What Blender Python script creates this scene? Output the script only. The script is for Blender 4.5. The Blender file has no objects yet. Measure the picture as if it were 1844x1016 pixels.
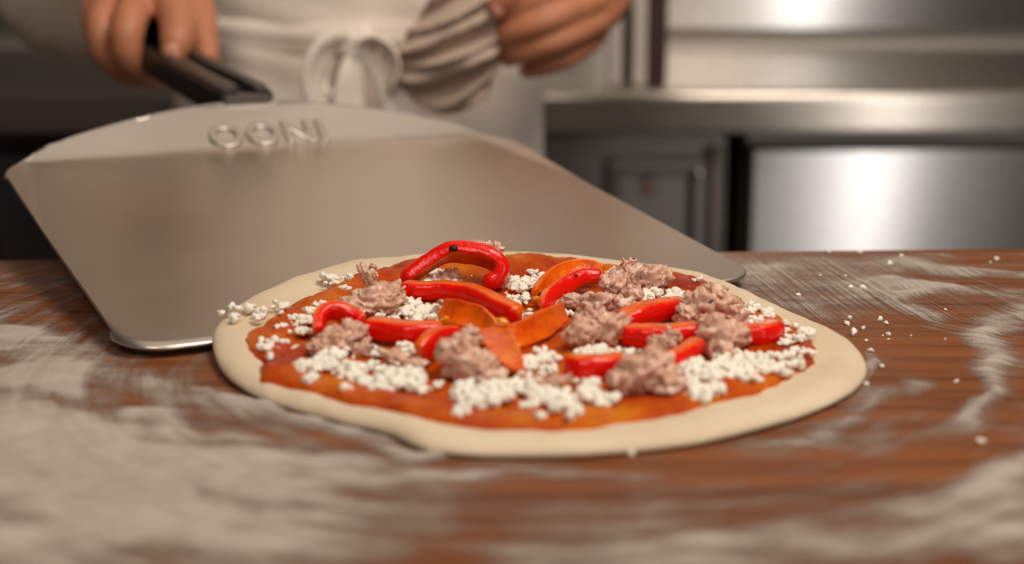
import bpy, bmesh, math, random
import numpy as np
from mathutils import Vector, Matrix, noise as mnoise

random.seed(7); np.random.seed(7)
scene = bpy.context.scene
COL = scene.collection
TZ = 0.9                                   # height of the table top

# ------------------------------------------------------------------ camera
F = 2700.0                                 # focal length in pixels of the 1844 px wide frame
PITCH = math.atan(613 / F)
CAMH = 0.1655
cam_d = bpy.data.cameras.new('camera'); cam = bpy.data.objects.new('camera', cam_d); COL.objects.link(cam)
cam_d.sensor_width = 36; cam_d.lens = F / 1844 * 36
cam_d.clip_start = .02
cam.location = (0, 0, TZ + CAMH); cam.rotation_euler = (math.pi / 2 - PITCH, 0, 0)
cam_d.dof.use_dof = True; cam_d.dof.focus_distance = 0.68; cam_d.dof.aperture_fstop = 5.0
cam_d.dof.aperture_blades = 0
scene.camera = cam

# ------------------------------------------------------------------ light
w = bpy.data.worlds.new('world'); scene.world = w; w.use_nodes = True
w.node_tree.nodes['Background'].inputs[0].default_value = (1.0, .86, .74, 1)
w.node_tree.nodes['Background'].inputs[1].default_value = 0.07

def area(name, loc, target, sx, sy, power, color):
    d = bpy.data.lights.new(name, 'AREA'); d.shape = 'RECTANGLE'; d.size = sx; d.size_y = sy
    d.energy = power; d.color = color
    o = bpy.data.objects.new(name, d); COL.objects.link(o); o.location = loc
    v = Vector(target) - Vector(loc); o.rotation_euler = v.to_track_quat('-Z', 'Y').to_euler()
    return o
area('overhead_lamp', (.55, .45, TZ + 1.30), (.05, .72, TZ), .7, .5, 14, (1, .87, .74))
area('ceiling_bounce_fill', (.3, 1.05, TZ + 1.6), (.3, 1.05, TZ), 1.9, 1.5, 5.0, (1, .85, .71))  # added bounce fill for the peel's flared back to reflect
area('window_light', (1.12, -1.0, 1.05), (.46, 2.2, 1.05), .11, 2.0, 8.0, (1, .96, .92))
area('side_fill', (1.12, -1.1, 1.05), (.45, 1.6, 1.05), .9, 2.0, 2.0, (1, .93, .86))  # added broad fill giving the steel a grey gradient; no doorway built
area('front_fill', (-.25, -.9, TZ + 1.5), (-.05, 1.1, TZ), .8, .6, 11, (1, .88, .77))  # added fill from behind the camera, brightens cook and table
scene.view_settings.view_transform = 'Standard'
scene.view_settings.look = 'None'
scene.view_settings.exposure = 0
scene.view_settings.gamma = 1
scene.view_settings.use_curve_mapping = False

# ------------------------------------------------------------------ projection helpers (photo pixel -> place in the room)
C0 = np.array([0, 0, CAMH])
cp, sp = math.cos(PITCH), math.sin(PITCH)
def ray(px, py):
    x = (px - 922) / F; v = (py - 508) / F
    return np.array([x, cp - v * sp, -sp - v * cp])
def at_z(px, py, z=0.0):                    # on a level plane, z measured from the table top
    r = ray(px, py); return C0 + r * ((z - CAMH) / r[2])
def at_y(px, py, y):                        # on an upright plane at distance y
    r = ray(px, py); return C0 + r * (y / r[1])
def project(P):
    P = np.asarray(P, float) - C0
    z = P[..., 1] * cp - P[..., 2] * sp; v = -(P[..., 2] * cp + P[..., 1] * sp)
    return 922 + F * P[..., 0] / z, 508 + F * v / z
def W(p): return Vector((float(p[0]), float(p[1]), float(p[2]) + TZ))

# ------------------------------------------------------------------ object helpers
def tag(o, label=None, cat=None, group=None, kind=None):
    if label: o['label'] = label
    if cat: o['category'] = cat
    if group: o['group'] = group
    if kind: o['kind'] = kind
    return o
def empty(name, loc=(0, 0, 0)):
    o = bpy.data.objects.new(name, None); COL.objects.link(o); o.location = loc; o.empty_display_size = .02
    return o
def link(name, me, mats=None, parent=None, smooth=True):
    o = bpy.data.objects.new(name, me); COL.objects.link(o)
    if mats is not None:
        me.materials.clear()
        for m in (mats if isinstance(mats, (list, tuple)) else [mats]): me.materials.append(m)
    if smooth and len(me.polygons): me.polygons.foreach_set('use_smooth', [True] * len(me.polygons))
    if parent is not None:
        o.parent = parent
        o.matrix_parent_inverse = Matrix.Translation(parent.location).inverted()
    return o
def from_bm(name, bm, mats, parent=None, smooth=True, rec=True):
    if rec: bmesh.ops.recalc_face_normals(bm, faces=bm.faces)
    me = bpy.data.meshes.new(name); bm.to_mesh(me); bm.free()
    return link(name, me, mats, parent, smooth)
def from_py(name, V, Fc, mats, parent=None, smooth=True):
    me = bpy.data.meshes.new(name); me.from_pydata([tuple(map(float, v)) for v in V], [], Fc); me.update()
    return link(name, me, mats, parent, smooth)
def recenter(o):                            # put the origin at the base of the mesh
    me = o.data; n = len(me.vertices); co = np.empty(n * 3); me.vertices.foreach_get('co', co); co = co.reshape(-1, 3)
    c = np.array([(co[:, 0].min() + co[:, 0].max()) / 2, (co[:, 1].min() + co[:, 1].max()) / 2, co[:, 2].min()])
    me.vertices.foreach_set('co', (co - c).ravel()); o.location = c; me.update(); return o
def box_bm(bm, lo, hi, bevel=0, seg=2):
    r = bmesh.ops.create_cube(bm, size=1); vs = r['verts']
    lo, hi = Vector(lo), Vector(hi)
    for v in vs: v.co = Vector([(lo[i] + hi[i]) / 2 + v.co[i] * (hi[i] - lo[i]) for i in range(3)])
    if bevel:
        es = list({e for v in vs for e in v.link_edges})
        bmesh.ops.bevel(bm, geom=es, offset=bevel, segments=seg, affect='EDGES', profile=.5)
def box(name, lo, hi, mat, parent=None, bevel=0, seg=2):
    bm = bmesh.new(); box_bm(bm, lo, hi, bevel, seg); return from_bm(name, bm, mat, parent, smooth=False)
def grid_faces(nu, nv, wrap=False):
    f = []
    for i in range(nu - (0 if wrap else 1)):
        for j in range(nv - 1):
            a = i * nv + j; b = ((i + 1) % nu) * nv + j
            f.append((a, b, b + 1, a + 1))
    return f
def attr(me, name, vals, typ='FLOAT'):
    a = me.attributes.new(name, typ, 'POINT')
    if typ == 'FLOAT': a.data.foreach_set('value', np.asarray(vals, np.float32))
    else: a.data.foreach_set('vector', np.asarray(vals, np.float32).ravel())
def spline(pts, n):                          # Catmull-Rom through points
    P = np.asarray(pts, float); P = np.vstack([2 * P[0] - P[1], P, 2 * P[-1] - P[-2]])
    out = []; m = len(P) - 3
    for k in range(n):
        s = k / (n - 1) * m; i = min(int(s), m - 1); t = s - i
        a, b, c, d = P[i:i + 4]
        out.append(.5 * ((2 * b) + (c - a) * t + (2 * a - 5 * b + 4 * c - d) * t ** 2 + (3 * b - a - 3 * c + d) * t ** 3))
    return np.array(out)
def nz(p, s=1.0, seed=0): return mnoise.noise(Vector((p[0] * s + seed * 13.7, p[1] * s - seed * 7.1, p[2] * s + seed * 3.3)))

# ------------------------------------------------------------------ materials
def s2l(r, g, b):
    f = lambda c: (c / 255 / 12.92) if c / 255 <= .04045 else ((c / 255 + .055) / 1.055) ** 2.4
    return (f(r), f(g), f(b), 1)
class Mat:
    def __init__(s, name):
        s.m = bpy.data.materials.new(name); s.m.use_nodes = True; s.t = s.m.node_tree; s.n = s.t.nodes
        s.b = s.n['Principled BSDF']; s.out = s.n['Material Output']
    def node(s, typ, **kw):
        x = s.n.new(typ)
        for k, v in kw.items():
            if k.startswith('i_'):
                key = k[2:]; x.inputs[int(key) if key.isdigit() else key].default_value = v
            else: setattr(x, k, v)
        return x
    def link(s, a, b): s.t.links.new(a, b)
    def set(s, **kw):
        for k, v in kw.items(): s.b.inputs[k.replace('_', ' ')].default_value = v
        return s
    def noise(s, scale, detail=4, rough=.55, vec=None, dist=0):
        x = s.node('ShaderNodeTexNoise', i_Scale=scale, i_Detail=detail, i_Roughness=rough, i_Distortion=dist)
        if vec is not None: s.link(vec, x.inputs['Vector'])
        return x.outputs['Fac']
    def obj(s, scale=(1, 1, 1), rot=(0, 0, 0)):
        tc = s.node('ShaderNodeTexCoord'); mp = s.node('ShaderNodeMapping'); mp.inputs['Scale'].default_value = scale
        mp.inputs['Rotation'].default_value = rot
        s.link(tc.outputs['Object'], mp.inputs['Vector']); return mp.outputs[0]
    def at(s, name):
        x = s.node('ShaderNodeAttribute', attribute_name=name); return x
    def ramp(s, fac, stops):
        r = s.node('ShaderNodeValToRGB'); e = r.color_ramp.elements
        while len(e) < len(stops): e.new(.5)
        for k, (p, c) in enumerate(stops): e[k].position = p; e[k].color = c
        s.link(fac, r.inputs[0]); return r.outputs[0]
    def mix(s, fac, a, b, blend='MIX'):
        x = s.node('ShaderNodeMix', data_type='RGBA', blend_type=blend)
        for k, v in ((0, fac), (6, a), (7, b)):
            if hasattr(v, 'is_output'): s.link(v, x.inputs[k])
            else: x.inputs[k].default_value = v
        return x.outputs[2]
    def math(s, op, a, b=0.0, c=None, clamp=False):
        x = s.node('ShaderNodeMath', operation=op, use_clamp=clamp)
        for k, v in enumerate((a, b) if c is None else (a, b, c)):
            if hasattr(v, 'is_output'): s.link(v, x.inputs[k])
            else: x.inputs[k].default_value = v
        return x.outputs[0]
    def bump(s, h, strength=.3, dist=.001):
        x = s.node('ShaderNodeBump', i_Strength=strength, i_Distance=dist); s.link(h, x.inputs['Height'])
        s.link(x.outputs[0], s.b.inputs['Normal']); return s
    def color(s, c): s.link(c, s.b.inputs['Base Color']); return s

def steel(name, rgb=(200, 196, 190), rough=.3, aniso=.0, grain=(1, 60, 60), gs=40, tang=None):
    M = Mat(name); M.set(Metallic=1.0, Roughness=rough)
    g = M.noise(gs, 3, .6, M.obj(grain))
    M.color(M.mix(g, s2l(*[c * .88 for c in rgb]), s2l(*rgb)))
    M.link(M.math('MULTIPLY_ADD', g, .16, rough - .08), M.b.inputs['Roughness'])
    if aniso:                                          # grain runs along x, so highlights stretch across it
        M.b.inputs['Anisotropic'].default_value = aniso
        cx = M.node('ShaderNodeCombineXYZ'); cx.inputs[0].default_value = .12 if tang else 0; cx.inputs[1].default_value = .707; cx.inputs[2].default_value = .707
        M.link(cx.outputs[0], M.b.inputs['Tangent'])
    return M.m
m_steel_back = steel('brushed_steel_wall', (205, 203, 200), .25, .9, (1, 40, 40), 25)
m_steel_top = steel('worktop_steel', (196, 188, 178), .26, .85, (1, 30, 30), 25)
m_cove = steel('cove_steel', (176, 170, 162), .5)
m_steel_front = steel('fridge_steel', (190, 188, 186), .25, .9, (1, 40, 40), 25, 'slant')
m_steel_dark = steel('dull_steel', (150, 146, 140), .5)
m_peel = steel('peel_aluminium', (224, 214, 203), .31, 0, (1, 1, 1), 9)
m_rim = steel('dull_aluminium', (150, 146, 142), .6)
m_peel_letter = steel('polished_letter', (215, 206, 194), .26)

def wood():
    M = Mat('walnut_board'); M.set(Roughness=.5, Specular_IOR_Level=.3)
    oi = M.node('ShaderNodeObjectInfo'); tc = M.node('ShaderNodeTexCoord')
    off = M.node('ShaderNodeVectorMath', operation='MULTIPLY_ADD'); M.link(tc.outputs['Object'], off.inputs[0])
    off.inputs[1].default_value = (1, 1, 1)
    cx = M.node('ShaderNodeCombineXYZ'); M.link(M.math('MULTIPLY', oi.outputs['Random'], 9.0), cx.inputs[0]); M.link(cx.outputs[0], off.inputs[2])
    mp = M.node('ShaderNodeMapping'); mp.inputs['Scale'].default_value = (2.2, 38, 38); M.link(off.outputs[0], mp.inputs[0])
    g1 = M.noise(3.2, 6, .6, mp.outputs[0], .5)
    mp2 = M.node('ShaderNodeMapping'); mp2.inputs['Scale'].default_value = (6, 300, 300); M.link(off.outputs[0], mp2.inputs[0])
    g2 = M.noise(4, 4, .6, mp2.outputs[0])
    c = M.ramp(g1, [(.25, s2l(76, 40, 18)), (.48, s2l(132, 74, 32)), (.75, s2l(166, 100, 46))])
    c = M.mix(M.math('MULTIPLY', g2, .55), c, s2l(60, 28, 16), 'MIX')
    hs = M.node('ShaderNodeHueSaturation'); M.link(c, hs.inputs['Color'])
    M.link(M.math('MULTIPLY_ADD', oi.outputs['Random'], .5, .72), hs.inputs['Value'])
    M.color(hs.outputs[0]); M.bump(g2, .25, .0006); return M.m
m_wood = wood()

def flour():
    M = Mat('flour_dust'); M.set(Roughness=.95)
    sw = M.at('swirl').outputs['Vector']; cov = M.at('cover').outputs['Fac']
    n1 = M.noise(1.0, 6, .62, sw, .4)                      # streaks that follow the sweep of the hand
    n2 = M.noise(70, 6, .68, M.obj((.6, 1, 1)))
    n3 = M.noise(1300, 2, .6, M.obj())
    def c0(n, k): return M.math('MULTIPLY', M.math('SUBTRACT', n, .5), k)
    var = M.math('ADD', M.math('ADD', c0(n1, 2.1), c0(n2, .9)), c0(n3, 1.1))
    spread = M.math('MULTIPLY_ADD', M.math('MULTIPLY', cov, M.math('SUBTRACT', 1.0, cov)), 3.2, .22)
    a = M.math('MULTIPLY_ADD', var, spread, M.math('MULTIPLY_ADD', cov, 1.08, -.06))
    a = M.math('MINIMUM', M.math('MAXIMUM', a, 0.0), .94)
    thick = M.math('ADD', M.math('MULTIPLY_ADD', cov, .55, -.05), c0(n1, .9)); thick = M.math('ADD', thick, c0(n2, .9), clamp=True)
    M.color(M.mix(thick, s2l(146, 133, 122), s2l(206, 196, 184)))
    M.link(a, M.b.inputs['Alpha']); M.bump(n2, .5, .001)
    return M.m
m_flour = flour()

def dough():
    M = Mat('raw_dough'); M.set(Roughness=.75, Subsurface_Weight=.12, Subsurface_Scale=.004)
    M.b.inputs['Subsurface Radius'].default_value = (1, .7, .4)
    n = M.noise(60, 5, .6, M.obj()); n2 = M.noise(14, 3, .5, M.obj())
    c = M.ramp(n2, [(.3, s2l(206, 184, 152)), (.7, s2l(222, 203, 173))])
    M.color(M.mix(M.math('MULTIPLY', n, .35), c, s2l(236, 224, 204)))
    M.bump(n, .6, .0015); return M.m
m_dough = dough()
def sauce():
    M = Mat('tomato_sauce'); M.set(Roughness=.16, Specular_IOR_Level=.13)
    n = M.noise(30, 4, .6, M.obj(), .4); n2 = M.noise(240, 4, .7, M.obj())
    c = M.ramp(n, [(.25, s2l(140, 28, 0)), (.42, s2l(190, 65, 0)), (.57, s2l(214, 98, 0)), (.76, s2l(234, 150, 4))])
    M.color(M.mix(M.math('MULTIPLY', n2, .35), c, s2l(140, 34, 0)))
    M.bump(n2, 1.0, .0022); return M.m
m_sauce = sauce()
def cheese():
    M = Mat('white_cheese'); M.set(Roughness=.6, Subsurface_Weight=.15, Subsurface_Scale=.002)
    n = M.noise(260, 3, .6, M.obj()); M.color(M.mix(n, s2l(246, 236, 218), s2l(255, 251, 240))); M.bump(n, .5, .0006); return M.m
m_cheese = cheese()
def meat():
    M = Mat('sausage_meat'); M.set(Roughness=.42, Subsurface_Weight=.04, Subsurface_Scale=.003)
    M.b.inputs['Subsurface Radius'].default_value = (1, .4, .25)
    n = M.noise(150, 6, .7, M.obj((1, .6, 1)), 1.2); n2 = M.noise(420, 3, .6, M.obj()); n3 = M.noise(300, 1, .5, M.obj())
    c = M.ramp(n, [(.28, s2l(156, 102, 74)), (.43, s2l(206, 156, 130)), (.56, s2l(228, 188, 166)), (.66, s2l(250, 232, 218))])
    c = M.mix(M.math('GREATER_THAN', n3, .73), c, s2l(66, 36, 24))
    M.color(c); M.bump(n2, .6, .001); return M.m
m_meat = meat()
def pepper():
    M = Mat('red_pepper'); M.set(Roughness=.2, Specular_IOR_Level=.4, Subsurface_Weight=.1, Subsurface_Scale=.003, Coat_Weight=.12)
    M.b.inputs['Coat Roughness'].default_value = .08
    k = M.at('skin').outputs['Fac']; n = M.noise(120, 4, .6, M.obj()); n2 = M.noise(420, 3, .6, M.obj())
    fl = M.ramp(n, [(.3, s2l(220, 70, 0)), (.6, s2l(244, 112, 4)), (.8, s2l(248, 154, 20))])
    sk = M.mix(n, s2l(216, 8, 0), s2l(255, 24, 2))
    M.color(M.mix(M.math('MULTIPLY_ADD', n, .25, M.math('SUBTRACT', k, .12), clamp=True), fl, sk))
    ch = M.math('MULTIPLY', M.math('SUBTRACT', 1.0, k), .0)
    M.bump(n2, .45, .0008); return M.m
m_pepper = pepper()
def plain(name, rgb, rough=.6, nscale=60, var=.12, **kw):
    M = Mat(name); M.set(Roughness=rough, **kw); n = M.noise(nscale, 4, .6, M.obj())
    M.color(M.mix(n, s2l(*[c * (1 - var) for c in rgb]), s2l(*[min(255, c * (1 + var * .5)) for c in rgb]))); return M
m_pith = plain('pepper_pith', (236, 150, 24), .35, 200).m
m_char = plain('charred_skin', (52, 16, 8), .5, 300).m
m_skin = plain('skin', (196, 128, 92), .5, 90, .16, Subsurface_Weight=.1, Subsurface_Scale=.006).m
m_nail = plain('nail', (214, 152, 124), .3, 90, .05).m
def cloth(name, rgb):
    M = plain(name, rgb, .9, 18, .05); wv = M.noise(900, 2, .6, M.obj()); M.bump(wv, .25, .0006); return M.m
m_apron = cloth('white_cotton', (244, 233, 220))
m_shirt = cloth('off_white_cotton', (220, 204, 188))
m_towel = cloth('beige_linen', (196, 174, 156))
m_trouser = cloth('grey_trouser', (120, 104, 92))
m_black = plain('black_plastic', (26, 24, 24), .38, 200).m
m_grey = plain('grey_plastic', (92, 84, 80), .4, 200).m
m_post = plain('pale_grey_enamel', (236, 224, 212), .45, 30).m
m_dark = plain('unlit_dark_steel', (46, 40, 38), .55, 30).m  # lack of light at the left end put into the colour
m_brown = plain('dark_brown_panel', (66, 36, 24), .5, 20).m
m_gap = plain('dark_rubber', (30, 25, 24), .7, 50).m  # near-black tone for gasket, plinth and the sheet between the posts
m_copper = plain('rusty_screw', (176, 84, 46), .4, 200).m
m_floor = plain('grey_floor', (110, 98, 90), .6, 6).m
m_wall = plain('plaster', (168, 156, 144), .8, 4, .06).m
m_hair = plain('dark_hair', (40, 26, 18), .6, 200).m
m_shoe = plain('black_shoe', (28, 26, 25), .5, 50).m

# ================================================================== the room
def struct(o): o['kind'] = 'structure'; return o
CY = at_z(1300, 180, -.012)[1]                      # front edge of the steel worktop
BY = CY + .70                                   # steel wall behind it
struct(box('floor', (-2.6, -2.0, -.02), (2.6, BY + .12, 0), m_floor))
struct(box('wall_back', (-2.6, BY + .04, 0), (2.6, BY + .14, 2.7), m_wall))
struct(box('wall_left', (-2.7, -2.0, 0), (-2.6, BY + .12, 2.7), m_wall))

# steel splashback, its cove and the long worktop
sb = box('steel_splashback', (-1.6, BY, TZ + .01), (1.6, BY + .02, TZ + .75), m_steel_back, bevel=.002)
tag(sb, 'brushed steel splashback panel behind the worktop', 'splashback')
bm = bmesh.new()
prof = [(BY - .0005, TZ + .030), (BY - .006, TZ + .030), (BY - .022, TZ + .014), (BY - .026, TZ + .0005), (BY - .0005, TZ + .0005)]
vs = [[bm.verts.new((x, y, z)) for (y, z) in prof] for x in (-1.6, 1.6)]
for k in range(5): bm.faces.new((vs[0][k], vs[0][(k + 1) % 5], vs[1][(k + 1) % 5], vs[1][k]))
bm.faces.new(vs[0]); bm.faces.new(vs[1][::-1])
cove = from_bm('cove_strip', bm, m_cove, sb, smooth=False)

wt = empty('steel_worktop', (0, CY + .34, TZ - .055))
tag(wt, 'long stainless steel worktop behind the cook with a rounded front edge', 'worktop')
# cross-section of the pressed sheet: flat top, rounded nose, upright apron, return lip
sec = [(BY - .001, 0)]
R = .012
for k in range(9):
    a = math.pi / 2 * k / 8
    sec.append((CY + R - R * math.sin(a), -R + R * math.cos(a)))
sec += [(CY + .003, -.046)]
for k in range(5):
    a = math.pi / 2 * k / 4
    sec.append((CY + .009 - .006 * math.cos(a), -.046 - .006 * math.sin(a)))
sec += [(CY + .03, -.052), (CY + .03, -.048), (CY + .006, -.048), (CY + .004, -.014), (BY - .001, -.004)]
V = [(x, y, TZ + z) for x in np.linspace(-1.6, 1.6, 9) for (y, z) in sec]
me_f = grid_faces(9, len(sec)) + [tuple(range(len(sec)))[::-1], tuple(range(8 * len(sec), 9 * len(sec)))]
o = from_py('top_sheet', V, me_f, m_steel_top, wt, smooth=False)
box('back_rail', (-1.6, CY + .04, TZ - .05), (1.6, CY + .07, TZ - .016), m_steel_dark, wt, .002)

# units below the worktop
def px_x(px, y): return (px - 922) / F * (y * cp + (CAMH) * sp)      # near enough at worktop height
DY = CY + .055                                  # plane of the fridge fronts
def X(px): return at_y(px, 350, DY)[0]
def Zy(py): return at_y(1300, py, DY)[2] + TZ
fr = empty('under_counter_fridge', ((X(1345) + 1.5) / 2, DY + .3, .1))
tag(fr, 'under-counter fridge with a wide brushed steel door, right end of the worktop', 'fridge')
box('body', (X(1345), DY + .035, .1), (1.5, DY + .6, TZ - .056), m_steel_dark, fr, .004)
box('door', (X(1352), DY, .16), (1.49, DY + .032, Zy(268)), m_steel_front, fr, .004, 3)
box('door_gasket', (X(1350), DY + .031, .155), (1.492, DY + .037, Zy(264)), m_gap, fr)
for fx in (X(1345) + .06, 1.44): 
    box('foot', (fx - .02, DY + .05, 0), (fx + .02, DY + .09, .1), m_black, fr, .003)

pn = empty('service_unit', ((X(1000) + X(1312)) / 2, DY + .3, .1))
tag(pn, 'dull grey service unit with a small framed hatch, beside the fridge', 'cabinet')
x0, x1 = X(640), X(1312)
box('body', (x0, DY + .02, .1), (x1, DY + .6, TZ - .056), m_steel_dark, pn, .003)
box('corner_post', (X(1278), DY - .004, .1), (X(1300), DY + .021, TZ - .075), m_steel_top, pn, .004, 3)
hx0, hx1, hz = X(1113), X(1250), Zy(305)
hatch = box('hatch_panel', (hx0, DY + .012, .42), (hx1 - .006, DY + .022, hz - .014), m_steel_dark, pn, .003)
box('frame_upright', (hx0 - .012, DY + .002, .40), (hx0 + .001, DY + .021, hz + .004), m_steel_top, pn, .003)
box('frame_upright', (hx1 - .001, DY + .002, .40), (hx1 + .016, DY + .021, hz + .004), m_steel_dark, pn, .003)
box('frame_head', (hx0 - .012, DY + .004, hz - .004), (hx1 + .016, DY + .021, hz + .012), m_steel_dark, pn, .003)
def disc_knob(name, c, r, depth, mat, parent, n=20):
    bm = bmesh.new()
    prof = [(r, 0), (r, depth * .6), (r * .85, depth * .9), (r * .5, depth), (0.0001, depth)]
    rings = []
    for (rr, d) in prof:
        rings.append([bm.verts.new((c[0] + rr * math.cos(2 * math.pi * k / n), c[1] - d, c[2] + rr * math.sin(2 * math.pi * k / n))) for k in range(n)])
    for a, b in zip(rings, rings[1:]):
        for k in range(n): bm.faces.new((a[k], a[(k + 1) % n], b[(k + 1) % n], b[k]))
    bm.faces.new(rings[-1])
    return from_bm(name, bm, mat, parent)
kx, kz = X(1172), Zy(334)
kn = disc_knob('knob', (kx, DY + .013, kz), .009, .012, m_steel_dark, hatch)
disc_knob('screw', (X(1258), DY + .004, Zy(314)), .006, .006, m_steel_top, pn)
sc_ = disc_knob('lock_button', (kx - .002, DY + .013, kz - .004), .0055, .016, m_copper, hatch)
sc_['label'] = 'rusty orange button of the lock'
for fx in (x0 + .05, x1 - .05):
    box('foot', (fx - .02, DY + .06, 0), (fx + .02, DY + .10, .1), m_black, pn, .003)

lc = empty('dark_cabinet', ((x0 - 1.5) / 2, DY + .3, .05))
tag(lc, 'cabinet darkened with painted-in shade under the left end of the worktop', 'cabinet')
box('body', (-1.5, DY + .02, .05), (x0 - .006, DY + .6, TZ - .056), m_dark, lc, .003)
for k in range(3):
    a = -1.5 + (x0 - .006 + 1.5) * k / 3
    d = box('door', (a + .004, DY, .12), (a + (x0 + 1.494) / 3 - .004, DY + .02, TZ - .085), m_dark, lc, .003)
    box('handle', (a + .05, DY - .014, TZ - .16), (a + .2, DY - .001, TZ - .145), m_black, d, .003)
box('plinth', (-1.48, DY + .05, 0), (x0 - .02, DY + .55, .05), m_gap, lc)

# upright rack that stands on the worktop
UY = CY + .03
def UX(px): return at_y(px, 100, UY)[0]
rk = empty('shelf_upright', (UX(1147), UY + .05, TZ))
tag(rk, 'pair of pale steel uprights with a dark brown panel on the worktop', 'rack')
def post(px0, px1): 
    bm = bmesh.new(); box_bm(bm, (UX(px0), UY, TZ + .001), (UX(px1), UY + .03, TZ + .8), .004, 3)
    return from_bm('post', bm, m_post, rk, smooth=False)
post(1095, 1121); post(1139, 1165)
box('back_panel', (UX(1119), UY + .016, TZ + .001), (UX(1141), UY + .022, TZ + .8), m_gap, rk)
box('side_panel', (UX(1166), UY + .004, TZ + .001), (UX(1202), UY + .024, TZ + .8), m_brown, rk, .002)
box('top_cap', (UX(1090), UY - .004, TZ + .80), (UX(1205), UY + .036, TZ + .812), m_steel_top, rk, .002)

# ================================================================== the wooden table
eL, eR = at_z(0, 467), at_z(1844, 446)
ang = math.atan2(eR[1] - eL[1], eR[0] - eL[0])
tab = empty('work_table', (0, .45, 0))
tag(tab, 'dark walnut plank table dusted with flour, carrying the pizza', 'table')
ey = np.array([-math.sin(ang), math.cos(ang)]); ex = np.array([math.cos(ang), math.sin(ang)])
far = np.array([eL[0], eL[1]])
far = far - ex * (far @ ex)                        # foot of the far edge line
PW = .0725
NB = 10
for k in range(NB):
    d1 = -k * PW - (.0002 if k else 0); d0 = -(k + 1) * PW + .0002
    bm = bmesh.new()
    box_bm(bm, (-.56, d0, TZ - .045), (.56, d1, TZ - .00005 * (k % 3)), .0006 if k else .003, 2)
    for v in bm.verts:
        q = far + ex * v.co.x + ey * v.co.y; v.co.x, v.co.y = q[0], q[1]
    from_bm('board', bm, m_wood, tab, smooth=False)
for sx in (-.48, .48):
    for d in (-.08, -NB * PW + .08):
        q = far + ex * sx + ey * d
        box('leg', (q[0] - .035, q[1] - .035, 0), (q[0] + .035, q[1] + .035, TZ - .045), m_wood, tab, .004)

# ================================================================== the peel
A0, B0 = at_z(232, 653), at_z(1366, 520)
Mid = (A0 + B0) / 2
e1 = (B0 - A0) / np.linalg.norm(B0 - A0); n1 = np.array([-e1[1], e1[0], 0])
TH = math.radians(7); FL = math.radians(35)
u1 = n1 * math.cos(TH) + np.array([0, 0, math.sin(TH)])
u2 = n1 * math.cos(FL) + np.array([0, 0, math.sin(FL)])
nn1 = np.cross(e1, u1)
HW = .1535; TC = .291; AC = -.007
def peel_pt(a, b):                                  # a across, b along the sheet from its front edge
    if b <= TC: return Mid + e1 * a + u1 * b
    return Mid + e1 * a + u1 * TC + u2 * (b - TC)
def rim_b(a):                                       # outline of the flared back, up to the handle
    t = min(1, abs(a) / HW)
    q = .034; d = abs(a) - (HW - q)
    return TC + .003 + .0435 * (1 - t ** 1.75) - ((q - math.sqrt(max(0, q * q - d * d))) if d > 0 else 0)
def front_b(a):
    r = .018; d = abs(a) - (HW - r)
    return r - math.sqrt(max(0, r * r - d * d)) if d > 0 else 0.0
cols = np.concatenate([[-HW], -HW + .024 * (1 - np.cos(np.linspace(.15, math.pi / 2, 10))), np.linspace(-HW + .03, HW - .03, 40),
                       (HW - .024 * (1 - np.cos(np.linspace(.15, math.pi / 2, 10))))[::-1], [HW]])
cols = np.array(sorted(cols))
V = []; nb = 46
for a in cols:
    f, r = front_b(a), rim_b(a)
    bs = np.concatenate([f + np.array([0, .0012, .0024, .0036, .0048, .0062]), np.linspace(f + .022, TC - .02, 16), np.linspace(TC - .018, TC + .006, 12), np.linspace(TC + .0065, TC + .05, 12)])
    bs = np.minimum(bs, r + np.arange(nb) * 1e-6)
    for b in bs:
        P = peel_pt(a, b)
        # round the crease
        d = b - TC; k = .010
        soft = (math.sqrt(d * d + k * k * .25) - abs(d)) * .5
        P = P + np.array([0, 0, soft * math.sin(FL - TH)])
        # turned-up wing along each back corner
        fold = HW - .016 * max(0, (b - .17) / .125) if b > .17 else HW
        lift = max(0, abs(a) - fold)
        wide = 1 + .022 * min(1, max(0, b / .28))
        P = P + nn1 * lift * .20 + e1 * (a * (wide - 1) + AC * min(1, max(0, b / .28)))
        # thin front edge rests on the board
        V.append(P + np.array([0, 0, .0046 - .28 * min(1, max(0, (.09 - a) / .05)) * max(0, .006 - (b - f)) ** 2 / .006 + TZ]))
nc = len(cols)
me = bpy.data.meshes.new('blade'); me.from_pydata([tuple(v) for v in V], [], grid_faces(nc, nb)); me.update()
pl = empty('pizza_peel', W(Mid))
tag(pl, 'silver aluminium pizza peel with a black handle, tilted behind the pizza', 'pizza peel')
bl = link('blade', me, m_peel, pl)
md = bl.modifiers.new('thick', 'SOLIDIFY'); md.thickness = .0016; md.offset = 1
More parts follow.
